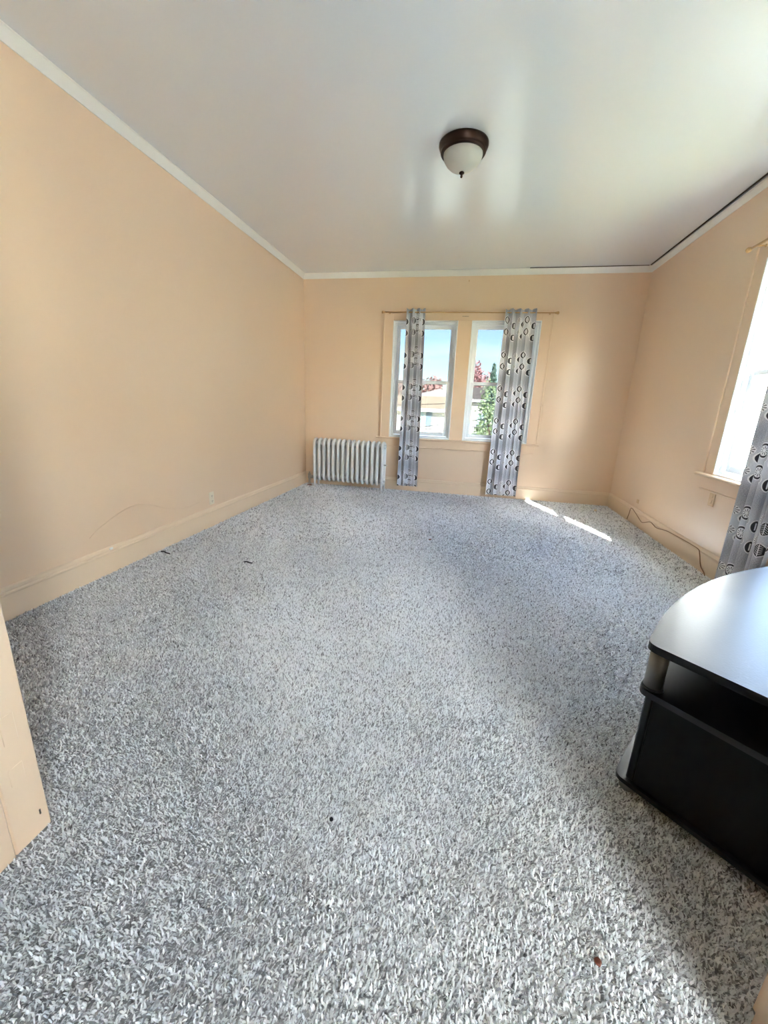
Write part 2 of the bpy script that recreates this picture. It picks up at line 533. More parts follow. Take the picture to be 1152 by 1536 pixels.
# baseboards
bp_ = [(0, -0.006), (0.016, -0.006), (0.016, 0.124), (0.019, 0.128), (0.019, 0.136), (0.013, 0.142), (0.013, 0.148), (0.010, 0.160), (0.004, 0.166), (0, 0.166)]
MB().extr(bp_, (XL, YF), (XL, YB), (1, 0)).build('baseboard_left', M_base, kind='structure')
MB().extr(bp_, (XL, YB), (XR, YB), (0, -1)).build('baseboard_back', M_base, kind='structure')
MB().extr(bp_, (XR, YF), (XR, YB), (-1, 0)).build('baseboard_right', M_base, kind='structure')
MB().extr(bp_, (XL, YF - .015), (JL - .121, YF - .015), (0, 1)).build('baseboard_front', M_base, kind='structure')

# ------------------------------------------------------------------ windows (local: x width, y outward, z up from opening bottom)
def window(name, width, loc, rz, glass=None):
    glass = glass or M_glass
    w, h = width / 2, WZ1 - WZ0
    root = empty(name, loc, rz); tag(root, kind='structure')
    def ring(m, w0, z0, z1, t, y0, y1, bt=None, tt=None):
        bt = bt or t; tt = tt or t
        m.bbox(-w0, -w0 + t, y0, y1, z0, z1, .003); m.bbox(w0 - t, w0, y0, y1, z0, z1, .003)
        m.bbox(-w0 + t, w0 - t, y0, y1, z0, z0 + bt, .003); m.bbox(-w0 + t, w0 - t, y0, y1, z1 - tt, z1, .003)
    m = MB()
    ring(m, w, 0, h, 0.014, -0.018, 0.02)                # bright stop bead round the unit
    ring(m, w - 0.0145, 0.0145, h - 0.0145, 0.03, 0.012, 0.10, bt=0.02)
    ring(m, w - 0.0145, 0.0145, h - 0.0145, 0.042, 0.062, 0.068, bt=0.02)
    m.build('window_frame', M_vinyl, root)
    # exterior blind stop / reveal
    m = MB(); ring(m, w, 0, h, 0.02, 0.101, WT + 0.02, bt=0.03)
    m.build('outer_reveal', M_vinyl, root)
    sw = w - 0.046
    zm = 1.405 - WZ0
    m = MB(); ring(m, sw, zm - 0.018, h - 0.046, 0.036, 0.069, 0.094, bt=0.036, tt=0.04)
    up = m.build('upper_sash', M_vinyl, root)
    MB().box(-sw + .034, sw - .034, 0.080, 0.084, zm + 0.016, h - 0.084).build('pane', glass, up)
    m = MB(); ring(m, sw, 0.036, zm + 0.02, 0.038, 0.034, 0.060, bt=0.045, tt=0.036)
    lo = m.build('lower_sash', M_vinyl, root)
    MB().box(-sw + .036, sw - .036, 0.045, 0.049, 0.079, zm - 0.014).build('pane', glass, lo)
    m = MB(); m.bbox(-0.03, 0.03, 0.030, 0.058, zm + 0.0205, zm + 0.028, .002); m.bbox(-0.012, 0.035, 0.036, 0.052, zm + 0.0285, zm + 0.040, .003)
    m.build('sash_lock', M_vinyl, lo)
    return root
def casing(name, loc, rz, half=0.8735, mu=0.0815):
    """painted surround of a window (twin when mu > 0); x measured from the centre"""
    r = empty(name, loc, rz); tag(r, kind='structure')
    o_, i_ = half + 0.1265, half      # outer edge, inner edge
    T = -0.016
    for s in (-1, 1):
        sc = MB().bbox(s * i_, s * (o_ - .02), T, -0.0005, WZ0, 2.205, .002).build('side_casing', M_trimp, r)
        MB().bbox(s * (o_ - .0198), s * o_, T - .008, -0.0005, WZ0, 2.225, .004).build('back_band', M_trimp, sc)
    hc = MB().bbox(-i_ + .0005, i_ - .0005, T, -0.0005, WZ1 + .0005, 2.205, .002).build('head_casing', M_trimp, r)
    MB().bbox(-o_ + .02, o_ - .02, T - .008, -0.0005, 2.2055, 2.225, .004).build('back_band', M_trimp, hc)
    if mu: MB().bbox(-mu, mu, T, -0.0005, WZ0, WZ1, .002).build('mullion_casing', M_trimp, r)
    MB().bbox(-o_ - .045, o_ + .025, -0.055, 0.03, WZ0 - 0.0215, WZ0 - .0005, .006).build('window_sill', M_trimp, r)
    ap = MB().bbox(-o_, o_ - .02, T, -0.0005, 0.592, WZ0 - .022, .002).build('apron', M_trimp, r)
    MB().bbox(-o_, o_ - .02, T - .005, -0.0005, 0.578, 0.5915, .004).build('apron_bead', M_trimp, ap)
    return r
window('window_1', W1[1] - W1[0], ((W1[0] + W1[1]) / 2, YB, WZ0), 0, M_dim_glass)
window('window_2', W2[1] - W2[0], ((W2[0] + W2[1]) / 2, YB, WZ0), 0, M_dim_glass)
casing('trim_4', (-0.119, YB, 0), 0)
window('window_3', W3[1] - W3[0], (XR, (W3[0] + W3[1]) / 2, WZ0), -PI / 2)
window('window_4', W4[1] - W4[0], ((W4[0] + W4[1]) / 2, HY, WZ0), PI)
casing('trim_5', (XR, (W3[0] + W3[1]) / 2, 0), -PI / 2, (W3[1] - W3[0]) / 2, 0)
casing('trim_6', ((W4[0] + W4[1]) / 2, HY, 0), PI, (W4[1] - W4[0]) / 2, 0)

# ------------------------------------------------------------------ carpet pile: one object, too fine to count
def carpet_pile():
    rng = np.random.default_rng(7)
    def field(x, y):
        return (np.sin(1.7 * x + 0.9 * y + 0.5) + np.sin(2.9 * y - 1.3 * x + 2.0) + 0.7 * np.sin(5.1 * x + 3.7 * y)) * 0.5
    P, S = [], []
    def region(x0, x1, y0, y1, s, size):
        xs = np.arange(x0, x1, s); ys = np.arange(y0, y1, s)
        X, Y = np.meshgrid(xs, ys)
        X = X.ravel() + rng.uniform(-.48, .48, X.size) * s
        Y = Y.ravel() + rng.uniform(-.48, .48, Y.size) * s
        P.append(np.stack([X, Y], 1)); S.append(np.full(X.size, size))
    region(-1.25, 0.75, 0.22, 1.15, 0.0044, 0.84)
    region(-2.15, 0.75, 1.15, 1.75, 0.0049, 0.9)
    region(-2.15, 1.80, 1.75, 2.9, 0.0062, 1.1)
    region(-2.15, 1.80, 2.9, 5.285, 0.0092, 1.6)
    region(0.75, 1.80, 0.64, 1.75, 0.0066, 1.1)
    region(-2.15, -1.25, 0.64, 1.15, 0.0052, 0.9)
    P = np.concatenate(P); S = np.concatenate(S)
    x, y = P[:, 0], P[:, 1]
    ok = (x > XL + .017) & (x < XR - .017)
    ok &= ~((y < YF + .004) & ((x < JL + .003) | (x > JR - .001)))
    P = P[ok]; S = S[ok]; x, y = P[:, 0], P[:, 1]
    n = len(P)
    ang = field(x * 1.1, y) * 1.4 + rng.normal(0, 1.5, n)
    lean = rng.uniform(0.45, 1.2, n)
    L = 0.0125 * S * rng.uniform(.75, 1.3, n)
    hgt = (0.0150 - 0.005 * lean) * rng.uniform(.55, 1.2, n) * (1 + 0.22 * (S - 1))
    # worn seam ridge running across the doorway
    seam = np.exp(-((y - 0.462 - 0.012 * np.sin(3 * x)) / 0.010) ** 2) * (x < -0.25)
    hgt = hgt * (1 + 0.5 * seam)
    dx, dy = np.cos(ang), np.sin(ang)
    wd = 0.0019 * S * rng.uniform(.8, 1.3, n)
    px, py = -dy * wd, dx * wd
    z0 = -0.007
    tipx, tipy = x + dx * lean * L * .75, y + dy * lean * L * .75
    # keep tips off the walls
    tipx = np.clip(tipx, XL + .018, XR - .018); tipy = np.minimum(tipy, YB - .018)
    V = np.empty((n, 5, 3), np.float32)
    V[:, 0] = np.stack([x - px - dx * wd, y - py - dy * wd, np.full(n, z0)], 1)
    V[:, 1] = np.stack([x + px - dx * wd, y + py - dy * wd, np.full(n, z0)], 1)
    mx, my = x + dx * lean * L * .28, y + dy * lean * L * .28
    V[:, 2] = np.stack([mx - px * 1.1, my - py * 1.1, z0 + hgt * .72], 1)
    V[:, 3] = np.stack([mx + px * 1.1, my + py * 1.1, z0 + hgt * .72], 1)
    V[:, 4] = np.stack([tipx, tipy, z0 + hgt], 1)
    F = np.array([[0, 1, 3], [0, 3, 2], [2, 3, 4]])
    # underside of the bent tip so the tuft is closed towards its front
    idx = (np.arange(n)[:, None, None] * 5 + F[None]).reshape(-1, 3)
    me = bpy.data.meshes.new('carpet')
    me.vertices.add(n * 5); me.vertices.foreach_set('co', V.ravel())
    nt_ = len(idx)
    me.loops.add(nt_ * 3); me.loops.foreach_set('vertex_index', idx.ravel().astype(np.int32))
    me.polygons.add(nt_)
    me.polygons.foreach_set('loop_start', np.arange(0, nt_ * 3, 3, dtype=np.int32))
    me.polygons.foreach_set('loop_total', np.full(nt_, 3, np.int32))
    at = me.attributes.new('tint', 'FLOAT', 'POINT')
    tint = np.clip(rng.normal(0.66, 0.22, n), 0, 1)
    dk = rng.random(n) < 0.13
    tint[dk] = rng.uniform(0, .2, dk.sum())
    tint = np.clip(tint + .25 * seam, 0, 1)
    at.data.foreach_set('value', np.repeat(tint, 5).astype(np.float32))
    me.update(); me.validate()
    me.materials.append(m_carpet(True))
    o = bpy.data.objects.new('carpet', me); C.objects.link(o)
    tag(o, 'grey heathered cut-pile carpet covering the whole floor', 'carpet', kind='stuff')
    return o
carpet_pile()

# ------------------------------------------------------------------ radiator
def radiator():
    root = empty('radiator', (-1.478, 5.098, 0), math.radians(-5.0))
    tag(root, 'silver painted cast iron radiator with fifteen columns beside the left corner', 'radiator')
    N, SP = 15, 0.0675
    path = []
    cy, z0, z1, rr = 0.056, 0.105, 0.632, 0.05
    def arc(cyc, czc, a0, a1, n=5):
        for i in range(n + 1):
            a = a0 + (a1 - a0) * i / n
            path.append((0, cyc + rr * math.cos(a), czc + rr * math.sin(a)))
    arc(cy - rr, z1 - rr, 0, PI / 2); arc(-cy + rr, z1 - rr, PI / 2, PI)
    for z in (0.5, 0.36, 0.22): path.append((0, -cy, z))
    arc(-cy + rr, z0 + rr, PI, 1.5 * PI); arc(cy - rr, z0 + rr, 1.5 * PI, 2 * PI)
    for z in (0.22, 0.36, 0.5): path.append((0, cy, z))
    m = MB().tube(path, 0.024, 10, closed=True, rx=0.0205)
    for z in (0.150, 0.588):       # push nipples and end bosses
        m.lathe([(0.0, -.0325), (.021, -.0325), (.026, -.02), (.026, .02), (.021, .0325), (0.0, .0325)], axis='x', base=(0, 0, z), seg=12)
    m.box(-0.006, 0.006, -cy + .01, cy - .01, 0.13, 0.60)      # cast web between the two columns
    sec = m.mesh('section')
    sec.materials.append(M_rad)
    for i in range(N):
        s = bpy.data.objects.new('section', sec); C.objects.link(s); s.parent = root
        s.location = ((i - (N - 1) / 2) * SP, 0, 0)
        if i in (0, N - 1):
            for sy in (-1, 1):
                MB().tube([(0, sy * .056, .14), (0, sy * .058, .07), (0, sy * .064, .02), (0, sy * .068, -.004)], [.018, .015, .013, .017], 10).build('leg', M_rad, s)
    xe = (N - 1) / 2 * SP
    # steam valve on the left end
    v = MB()
    v.lathe([(0.0, -.006), (.021, -.006), (.021, .004), (.014, .008), (.014, .09), (.024, .10), (.024, .13), (.016, .136), (.022, .142), (.022, .154), (.010, .165), (.007, .185), (0.0, .186)], cx=-xe - .105, cy=0, seg=14)
    val = v.build('valve', M_valve, root)
    MB().lathe([(0, 0), (.016, 0), (.016, .02), (.023, .022), (.023, .045), (.016, .047), (.016, .075), (0, .075)], axis='x', base=(-xe - .105, 0, .118), seg=12).build('union_nut', M_valve, val)
    MB().lathe([(0.0, -.006), (.035, -.006), (.033, .004), (.015, .010), (0.0, .010)], cx=-xe - .105, seg=16).build('floor_flange', M_brick, val)
    MB().lathe([(0, 0), (.006, 0), (.006, .012), (.011, .014), (.011, .04), (.006, .046), (0, .046)], axis='x', base=(xe + .012, -.03, .36), seg=10).build('air_vent', M_valve, root)
    return root
radiator()

# ------------------------------------------------------------------ curtain rods and curtains
def rod(name, p0, p1, wall_dir, label):
    p0, p1 = Vector(p0), Vector(p1)
    d = (p1 - p0).normalized()
    root = empty(name, (p0 + p1) / 2)
    tag(root, label, 'curtain rod')
    o = root.location
    rel = lambda p: tuple(Vector(p) - o)
    mid = p0 + (p1 - p0) * 0.45
    MB().tube([rel(p0 + d * .03), rel(mid)], .0075, 10).build('rod', M_brass, root)
    MB().tube([rel(mid - d * .02), rel(p1 - d * .03)], .0060, 10).build('inner_rod', M_brass, root)
    for p, s in ((p0, 1), (p1, -1)):
        q = p + d * s * .03
        f = MB()
        f.tube([rel(q), rel(q - d * s * .008), rel(q - d * s * .012), rel(q - d * s * .020)], [.0075, .012, .012, .006], 10)
        f.ball(rel(p), .017, 12, 8)
        f.build('finial', M_brass, root)
        bq = p + d * s * .075
        wv = Vector(wall_dir)
        k = MB().tube([rel(bq), rel(bq + wv * .053)], .0045, 8)
        k.tube([rel(bq + wv * .0525), rel(bq + wv * .0565)], .010, 10)
        k.build('bracket', M_brass, root)
    return root
RZ = 2.192
rod('curtain_rod', (-1.113, YB - .085, 2.200), (0.903, YB - .085, 2.186), (0, 1, 0), 'thin brass curtain rod above the twin windows of the far wall')
rod('curtain_rod', (XR - .085, 3.425, RZ), (XR - .085, 2.00, RZ), (1, 0, 0), 'thin brass curtain rod over the right wall window, ending in a ball')

def curtain(name, along, across, a_top, a_bot, z0, z1, folds, fabric, amp, seed, label, vshift=0.0, phase=0.0, ushift=0.0):
    """along/across: xy unit vectors; a_* = (start, end) along; hung on the rod line across=0"""
    rnd = random.Random(seed)
    nu, nv = 30 * folds, 70
    ph = [rnd.uniform(-.5, .5) for _ in range(6)]
    rows_u = []
    V, F, UV = [], [], []
    def shape(u, t):
        z = z0 + (z1 - z0) * t
        w = 0.5 + 0.5 * math.tanh((z - (z1 - .30)) / .12)      # crisp folds at the head, softer below
        k = 2 * PI * folds * u + phase
        drift = (1 - t) * (0.9 * math.sin(2.2 * u * PI + ph[0] * 4) + 0.35 * math.sin(7 * t + ph[1] * 5))
        a1 = math.sin(k + drift * .7)
        a2 = math.sin(2 * k + 1.0 + ph[2] * 3 + drift)
        dep = amp * (a1 * (0.70 + 0.38 * math.sin(5 * u + ph[3] * 6)) * (0.72 + 0.28 * w) + (1 - w) * 0.30 * a2)
        side = (1 - w * .5) * 0.010 * math.sin(2 * k + 0.6) 
        a = (a_top[0] + (a_top[1] - a_top[0]) * u) * t + (a_bot[0] + (a_bot[1] - a_bot[0]) * u) * (1 - t) + side
        return a, dep, z
    for j in range(nv + 1):
        t = j / nv
        for i in range(nu + 1):
            u = i / nu
            a, dep, z = shape(u, t)
            if j == nv: z += 0.008 * math.sin(2 * PI * folds * u * 1.0 + phase + 1.2)
            V.append((along[0] * a + across[0] * dep, along[1] * a + across[1] * dep, z))
            UV.append((u * fabric + ushift, z + vshift))
    for j in range(nv):
        for i in range(nu):
            q = j * (nu + 1) + i
            F.append((q, q + 1, q + nu + 2, q + nu + 1))
    me = bpy.data.meshes.new(name)
    me.from_pydata(V, [], F)
    me.polygons.foreach_set('use_smooth', [True] * len(F))
    ul = me.uv_layers.new(name='UVMap')
    li = np.empty(len(me.loops), np.int32); me.loops.foreach_get('vertex_index', li)
    ul.data.foreach_set('uv', np.array(UV, np.float32)[li].ravel())
    me.materials.append(M_curtain)
    o = bpy.data.objects.new(name, me); C.objects.link(o)
    tag(o, label, 'curtain', 'printed curtain panels')
    return o, shape
def hang(o, origin):
    o.location = origin
ry = YB - .085
c, sh = curtain('curtain', (1, 0), (0, -1), (-0.826, -0.600), (-0.850, -0.580), .075, 2.235, 3, 0.40, .030, 3,
                'narrow silver printed curtain hanging over the far wall window nearest the radiator', 0.02, 0.4, 0.255)
hang(c, (0, ry, 0))
c, sh = curtain('curtain', (1, 0), (0, -1), (0.335, 0.680), (0.330, 0.703), .045, 2.225, 4, 0.54, .028, 8,
                'wider silver printed curtain hanging at the right side of the far wall windows', 0.06, 2.0, 0.12)
hang(c, (0, ry, 0))
c, sh = curtain('curtain', (0, -1), (-1, 0), (-2.885, -2.46), (-2.885, -2.50), .045, 2.225, 3, 0.56, .030, 5,
                'grey printed curtain on the right wall, hanging behind the black stand', 0.10, 1.0, 0.0)
hang(c, (XR - .085, 0, 0))
# unseen sheer added to diffuse the sun at the window behind the camera
def m_sheer():
    m = bpy.data.materials.new('white_sheer_cloth'); m.use_nodes = True
    t = m.node_tree; t.nodes.clear()
    o = t.nodes.new('ShaderNodeOutputMaterial')
    a = t.nodes.new('ShaderNodeBsdfTranslucent'); a.inputs[0].default_value = (.80, .83, .86, 1)
    d = t.nodes.new('ShaderNodeBsdfDiffuse'); d.inputs[0].default_value = (.9, .9, .9, 1)
    m1 = t.nodes.new('ShaderNodeMixShader'); m1.inputs[0].default_value = .25
    t.links.new(a.outputs[0], m1.inputs[1]); t.links.new(d.outputs[0], m1.inputs[2])
    t.links.new(m1.outputs[0], o.inputs[0])
    return m
M_sheer = m_sheer()
M_keep, M_curtain = M_curtain, M_sheer
c, sh = curtain('added_sheer', (1, 0), (0, 1), (.95, 1.74), (.95, 1.74), .30, 2.22, 6, 1.2, .022, 9, 'white sheer added to diffuse sun at the window behind the viewpoint')
del c['group']
hang(c, (0, HY + .085, 0))
M_curtain = M_keep
rod('curtain_rod', (.84, HY + .085, RZ), (1.78, HY + .085, RZ), (0, -1, 0), 'thin brass curtain rod carrying the added sheer behind the viewpoint')

# ------------------------------------------------------------------ ceiling light
def ceiling_light():
    root = empty('ceiling_light', (-0.164, 2.96, ZC))
    tag(root, 'flush ceiling light with dark bronze pan and frosted bowl', 'ceiling light')
    MB().lathe([(0, 0), (.149, 0), (.150, -.010), (.146, -.022), (.140, -.034), (.136, -.040), (.138, -.044), (.134, -.052), (.120, -.055), (.116, -.046), (0, -.046)], seg=48).build('pan', M_bronze, root)
    MB().lathe([(.1175, -.046), (.119, -.060), (.114, -.078), (.100, -.100), (.078, -.120), (.050, -.134), (.024, -.141), (.006, -.143), (0.0005, -.143)], seg=40).build('glass_bowl', M_frost, root)
    MB().lathe([(0.0005, -.138), (.008, -.140), (.016, -.146), (.016, -.152), (.009, -.156), (.006, -.160), (.008, -.166), (.006, -.173), (0.0005, -.176)], seg=16).build('finial', M_bronze, root)
ceiling_light()

# ------------------------------------------------------------------ television stand set diagonally across the near right corner
def stand():
    W, Dp = 1.16, 0.42
    a = PI / 4
    ex, ey = Vector((math.cos(a), math.sin(a))), Vector((-math.sin(a), math.cos(a)))
    corner = Vector((0.540, 1.112))
    org = corner + ex * (W / 2) - ey * (Dp / 2)
    root = empty('tv_stand', (org.x, org.y, 0), a)
    tag(root, 'black bow-fronted television stand with silver posts in the near right corner', 'tv stand')
    def board(inset, bow, r, over=0.0):
        w, d = W / 2 - inset, Dp / 2 - inset
        pts = []
        def rc(cx, cy, a0, a1, n=6):
            for i in range(n + 1):
                t = a0 + (a1 - a0) * i / n
                pts.append((cx + r * math.cos(t), cy + r * math.sin(t)))
        pts += [(-w, -d), (w, -d)]
        rc(w - r, d - r, 0, PI / 2 * .85)
        n = 18
        x0, x1 = w - r, -w + r
        for i in range(1, n):
            x = x0 + (x1 - x0) * i / n
            pts.append((x, d + bow * (1 - (x / x0) ** 2)))
        rc(-w + r, d - r, PI / 2 * 1.15, PI)
        return pts
    MB().prism(board(0, .075, .035), .478, .500).build('top', mat('black_laminate_top', (24, 24, 26), 0.38, spec=0.27, var=0.3, vscale=7, bump=0.06, bscale=140), root)
    MB().prism(board(.004, .06, .03), .338, .356).build('shelf', M_black, root)
    MB().prism(board(-.004, .065, .03), .032, .0462).build('base', M_black, root)
    for s in (-1, 1):
        sp = MB()
        sp.bbox(s * (W / 2 - .026), s * (W / 2 - .010), -Dp / 2 + .012, Dp / 2 - .050, .0465, .3375, .001)
        p_ = sp.build('side_panel', M_dark, root)
        MB().bbox(s * (W / 2 - .028), s * (W / 2 - .008), Dp / 2 - .049, Dp / 2 - .028, .0465, .3375, .004).build('panel_edge', M_black, p_)
        for yy in (Dp / 2 - .032, -Dp / 2 + .035):
            cx = s * (W / 2 - .034)
            po = MB().lathe([(0, .362), (.0235, .362), (.0235, .4775), (0, .4775)], cx, yy, 24).build('post', M_silver, root)
            MB().lathe([(0, .3565), (.028, .3565), (.028, .360), (.0255, .3645), (0.0238, .3645)], cx, yy, 24).build('collar', M_black, po)
            MB().lathe([(0, -.004), (.024, -.004), (.026, .004), (.026, .0315), (0, .0315)], cx, yy, 16).build('foot', M_silver, root)
    MB().bbox(-.008, .008, -Dp / 2 + .03, Dp / 2 - .06, .0465, .3375, .001).build('divider', M_dark, root)
    MB().bbox(-W / 2 + .027, W / 2 - .027, -Dp / 2 + .012, -Dp / 2 + .016, .0465, .3375, .001).build('back_panel', M_dark, root)
stand()

# ------------------------------------------------------------------ small things
def outlet():
    root = empty('wall_outlet', (XL, 3.108, 0.247))
    tag(root, 'ivory double wall outlet on the left wall above the baseboard', 'outlet')
    MB().bbox(0.0002, .006, -.034, .034, -.056, .056, .003).build('plate', M_plate, root)
    for z in (-.026, .020):
        s = MB().bbox(.0055, .0085, -.017, .017, z - .013, z + .015, .003).build('socket', M_plate, root)
        MB().box(.0084, .0088, -.008, -.005, z - .004, z + .007).box(.0084, .0088, .005, .008, z - .004, z + .007).box(.0084, .0088, -.0025, .0025, z - .011, z - .006).build('slots', M_slot, s)
    MB().lathe([(0, .0058), (.003, .0058), (.002, .0072), (0, .0072)], axis='x', base=(0, 0, -.003), seg=10).build('screw', M_valve, root)
outlet()
def smooth_path(pts, n=6):
    pts = [Vector(p) for p in pts]
    out = []
    for i in range(len(pts) - 1):
        p0, p1, p2, p3 = pts[max(i - 1, 0)], pts[i], pts[i + 1], pts[min(i + 2, len(pts) - 1)]
        for k in range(n):
            t = k / n
            out.append(0.5 * ((2 * p1) + (-p0 + p2) * t + (2 * p0 - 5 * p1 + 4 * p2 - p3) * t * t + (-p0 + 3 * p1 - 3 * p2 + p3) * t ** 3))
    out.append(pts[-1])
    return out
o = MB().tube(smooth_path([(XL + .0015, y, z) for y, z in ((1.90, .262), (1.98, .305), (2.14, .362), (2.28, .380), (2.40, .354), (2.556, .290), (2.776, .240), (2.95, .250))]), .0016, 6).build('cord', M_wall)
tag(o, 'thin painted-over cord looping up the left wall near the outlet', 'cord')
xr = XR - .021
o = MB().tube(smooth_path([(xr, 4.625, .012), (xr, 4.60, .07), (xr + .004, 4.576, .148), (xr, 4.44, .125), (xr, 4.30, .084), (xr, 4.24, .082), (xr, 4.10, .127), (xr, 4.02, .120), (xr, 3.95, .111), (xr, 3.767, .138), (xr, 3.538, .147), (xr, 3.375, .150), (xr, 3.265, .147), (xr, 3.235, .12), (xr, 3.19, .045), (xr - .002, 3.13, .014), (xr - .02, 3.08, .010)]), .0035, 7).build('cord', mat('tan_cord', (150, 112, 74), .45))
tag(o, 'tan cable running loosely along the right wall baseboard', 'cable')
# painted-over outlet box and patch below the right window
M_patch = mat('painted_patch', (233, 203, 164), .25, bump=.5, bscale=60)
pb = empty('wall_box', (XR, 3.29, .535)); tag(pb, 'lumpy painted-over outlet box below the right wall window', 'outlet')
MB().bbox(-.007, -.0002, -.035, .035, -.055, .055, .004).build('plate', M_patch, pb)
MB().bbox(-.011, -.0068, -.016, .016, .008, .036, .003).build('socket', M_patch, pb)
MB().bbox(-.011, -.0068, -.016, .016, -.036, -.008, .003).build('socket', M_patch, pb)
o = MB().bbox(XR - .006, XR - .0002, 4.470, 4.520, .222, .262, .003).build('wall_box', M_patch)
tag(o, 'small painted-over cable plate on the right wall above the baseboard', 'cable plate')
# bare screw holes of a missing centre bracket, and a small hook higher up
for x in (-.150, -.128, -.112, -.092):
    MB().tube([(x + .119, -.0164, 2.165), (x + .119, -.0158, 2.165)], .0045, 8).build('screw_hole', M_slot, bpy.data.objects['trim_4'])
o = MB().tube(smooth_path([(-.112, YB - .001, 2.556), (-.112, YB - .018, 2.552), (-.112, YB - .020, 2.542), (-.112, YB - .010, 2.538)], 3), .004, 6).build('wall_hook', M_brass)
tag(o, 'small brass hook on the far wall high above the windows', 'hook')
# bits on the carpet
def crumb(name, x, y, r, sz, m, label, cat, seed, z=0.0):
    rnd = random.Random(seed)
    mb = MB().ball((0, 0, 0), r, 9, 6, sz)
    mb.v = [tuple(c * rnd.uniform(.8, 1.15) for c in p) for p in mb.v]
    o = mb.build(name, m); o.location = (x, y, z + r * sz * .8)
    return tag(o, label, cat)
crumb('pebble', 1.569, 4.934, .017, .8, mat('white_plaster', (236, 222, 200), .6), 'small white plaster lump on the carpet near the far right corner', 'debris', 1)
crumb('leaf_crumb', 0.367, 0.649, .008, .5, mat('rust_leaf', (122, 70, 56), .7), 'tiny reddish crumb on the carpet near the doorway', 'debris', 2)
crumb('leaf_crumb', -0.218, 3.286, .013, .4, mat('rust_leaf', (122, 70, 56), .7), 'tiny reddish scrap in the middle of the carpet', 'debris', 3)
crumb('lint', -0.268, 0.806, .006, .6, mat('black_lint', (28, 26, 30), .8), 'tiny black speck of lint on the near carpet', 'debris', 4)
for i, (x, y, l, r_, lab) in enumerate(((-2.071, 2.38, .045, .6, 'dark loose yarn strand on the carpet beside the left baseboard'), (-1.412, 2.38, .032, .2, 'dark loose yarn strand on the carpet a step from the left wall'))):
    o = MB().tube(smooth_path([(-l, 0, .003), (-l * .4, .006, .007), (l * .3, -.004, .007), (l, .003, .003)], 4), .005, 6).build('yarn_strand', mat('dark_yarn', (58, 58, 64), .9))
    o.location = (x, y, .002); o.rotation_euler = (0, 0, -r_ * .4)
    tag(o, lab, 'yarn')
o = MB().bbox(XL + .016, XL + .024, 2.004, 2.03, .150, .164, .003).build('cable_clip', M_white)
tag(o, 'small white cable clip on the left baseboard', 'clip')

# ------------------------------------------------------------------ outside
GZ = -3.5
M_lawn = mat('dry_lawn', (150, 152, 118), .9, var=.25, vscale=.6)
M_pave = mat('pale_concrete', (230, 229, 204), .85, var=.12, vscale=.8)
MB().box(XR + WT + .6, 70, -60, YB + WT + .6, GZ - .2, GZ).box(-70, XR + WT + .6, -60, YB + WT + .6, GZ - .2, GZ).build('ground', M_lawn, kind='structure')
MB().box(-70, 70, YB + WT + .6005, 120, GZ - .2, GZ).build('ground_pavement', M_pave, kind='structure')

def house(loc, w, d, eave, rise, wall_rgb, roof_rgb, label, windows=(), ridge_along='x'):
    root = empty('house', (loc[0], loc[1], GZ)); tag(root, label, 'house', 'neighbouring houses')
    h = eave - GZ
    mw = mat('siding_%d' % wall_rgb[0], wall_rgb, .7)
    mr = mat('roof_%d' % roof_rgb[0], roof_rgb, .85, var=.4, vscale=6)
    MB().box(-w / 2, w / 2, 0, d, 0, h).build('body', mw, root)
    nb = 16
    for i in range(nb):      # lap siding boards on the face we see
        z = h - .25 - i * .22
        m = MB().add([(-w / 2, -.001, z), (w / 2, -.001, z), (w / 2, -.001, z + .215), (-w / 2, -.001, z + .215), (-w / 2, -.045, z), (w / 2, -.045, z), (w / 2, -.012, z + .215), (-w / 2, -.012, z + .215)],
                     [(4, 5, 6, 7), (0, 4, 7, 3), (1, 2, 6, 5), (3, 7, 6, 2), (0, 1, 5, 4)])
        m.build('siding_board', mw, root)
    ov = .5
    if ridge_along == 'x':
        rf = MB().add([(-w / 2 - ov, -ov, h), (w / 2 + ov, -ov, h), (w / 2 + ov, d / 2, h + rise), (-w / 2 - ov, d / 2, h + rise), (-w / 2 - ov, d + ov, h), (w / 2 + ov, d + ov, h)],
                      [(0, 1, 2, 3), (3, 2, 5, 4), (0, 3, 4), (1, 5, 2), (0, 4, 5, 1)])
    else:
        rf = MB().add([(-w / 2 - ov, -ov, h), (-w / 2 - ov, d + ov, h), (0, d + ov, h + rise), (0, -ov, h + rise), (w / 2 + ov, -ov, h), (w / 2 + ov, d + ov, h)],
                      [(0, 3, 2, 1), (3, 4, 5, 2), (0, 4, 3), (1, 2, 5), (0, 1, 5, 4)])
    r = rf.build('roof', mr, root)
    if ridge_along == 'x':
        MB().box(-w / 2 - ov, w / 2 + ov, -ov - .06, -ov + .1, h - .2, h + .04).build('gutter', mat('white_gutter', (235, 238, 240), .5), r)
    for (x, z, ww, hh, shut) in windows:
        z = z - GZ
        f = MB().box(x - ww / 2 - .1, x + ww / 2 + .1, -.09, -.046, z - .1, z + hh + .1).build('house_window', mat('white_gutter', (235, 238, 240), .5), root)
        MB().box(x - ww / 2, x + ww / 2, -.10, -.091, z, z + hh / 2 - .03).box(x - ww / 2, x + ww / 2, -.10, -.091, z + hh / 2 + .03, z + hh).build('pane', mat('far_pane', (170, 196, 198), .1), f)
        if shut:
            for s in (-1, 1):
                sx = x + s * (ww / 2 + .1 + .03 + shut / 2)
                sb = MB().box(sx - shut / 2, sx + shut / 2, -.085, -.046, z - .1, z + hh + .1)
                for k in range(9):
                    zz = z + (k + .3) * hh / 9
                    sb.box(sx - shut / 2 + .05, sx + shut / 2 - .05, -.11, -.085, zz, zz + .07)
                sb.build('shutter', mat('grey_shutter', (140, 158, 168), .6), f)
    return root
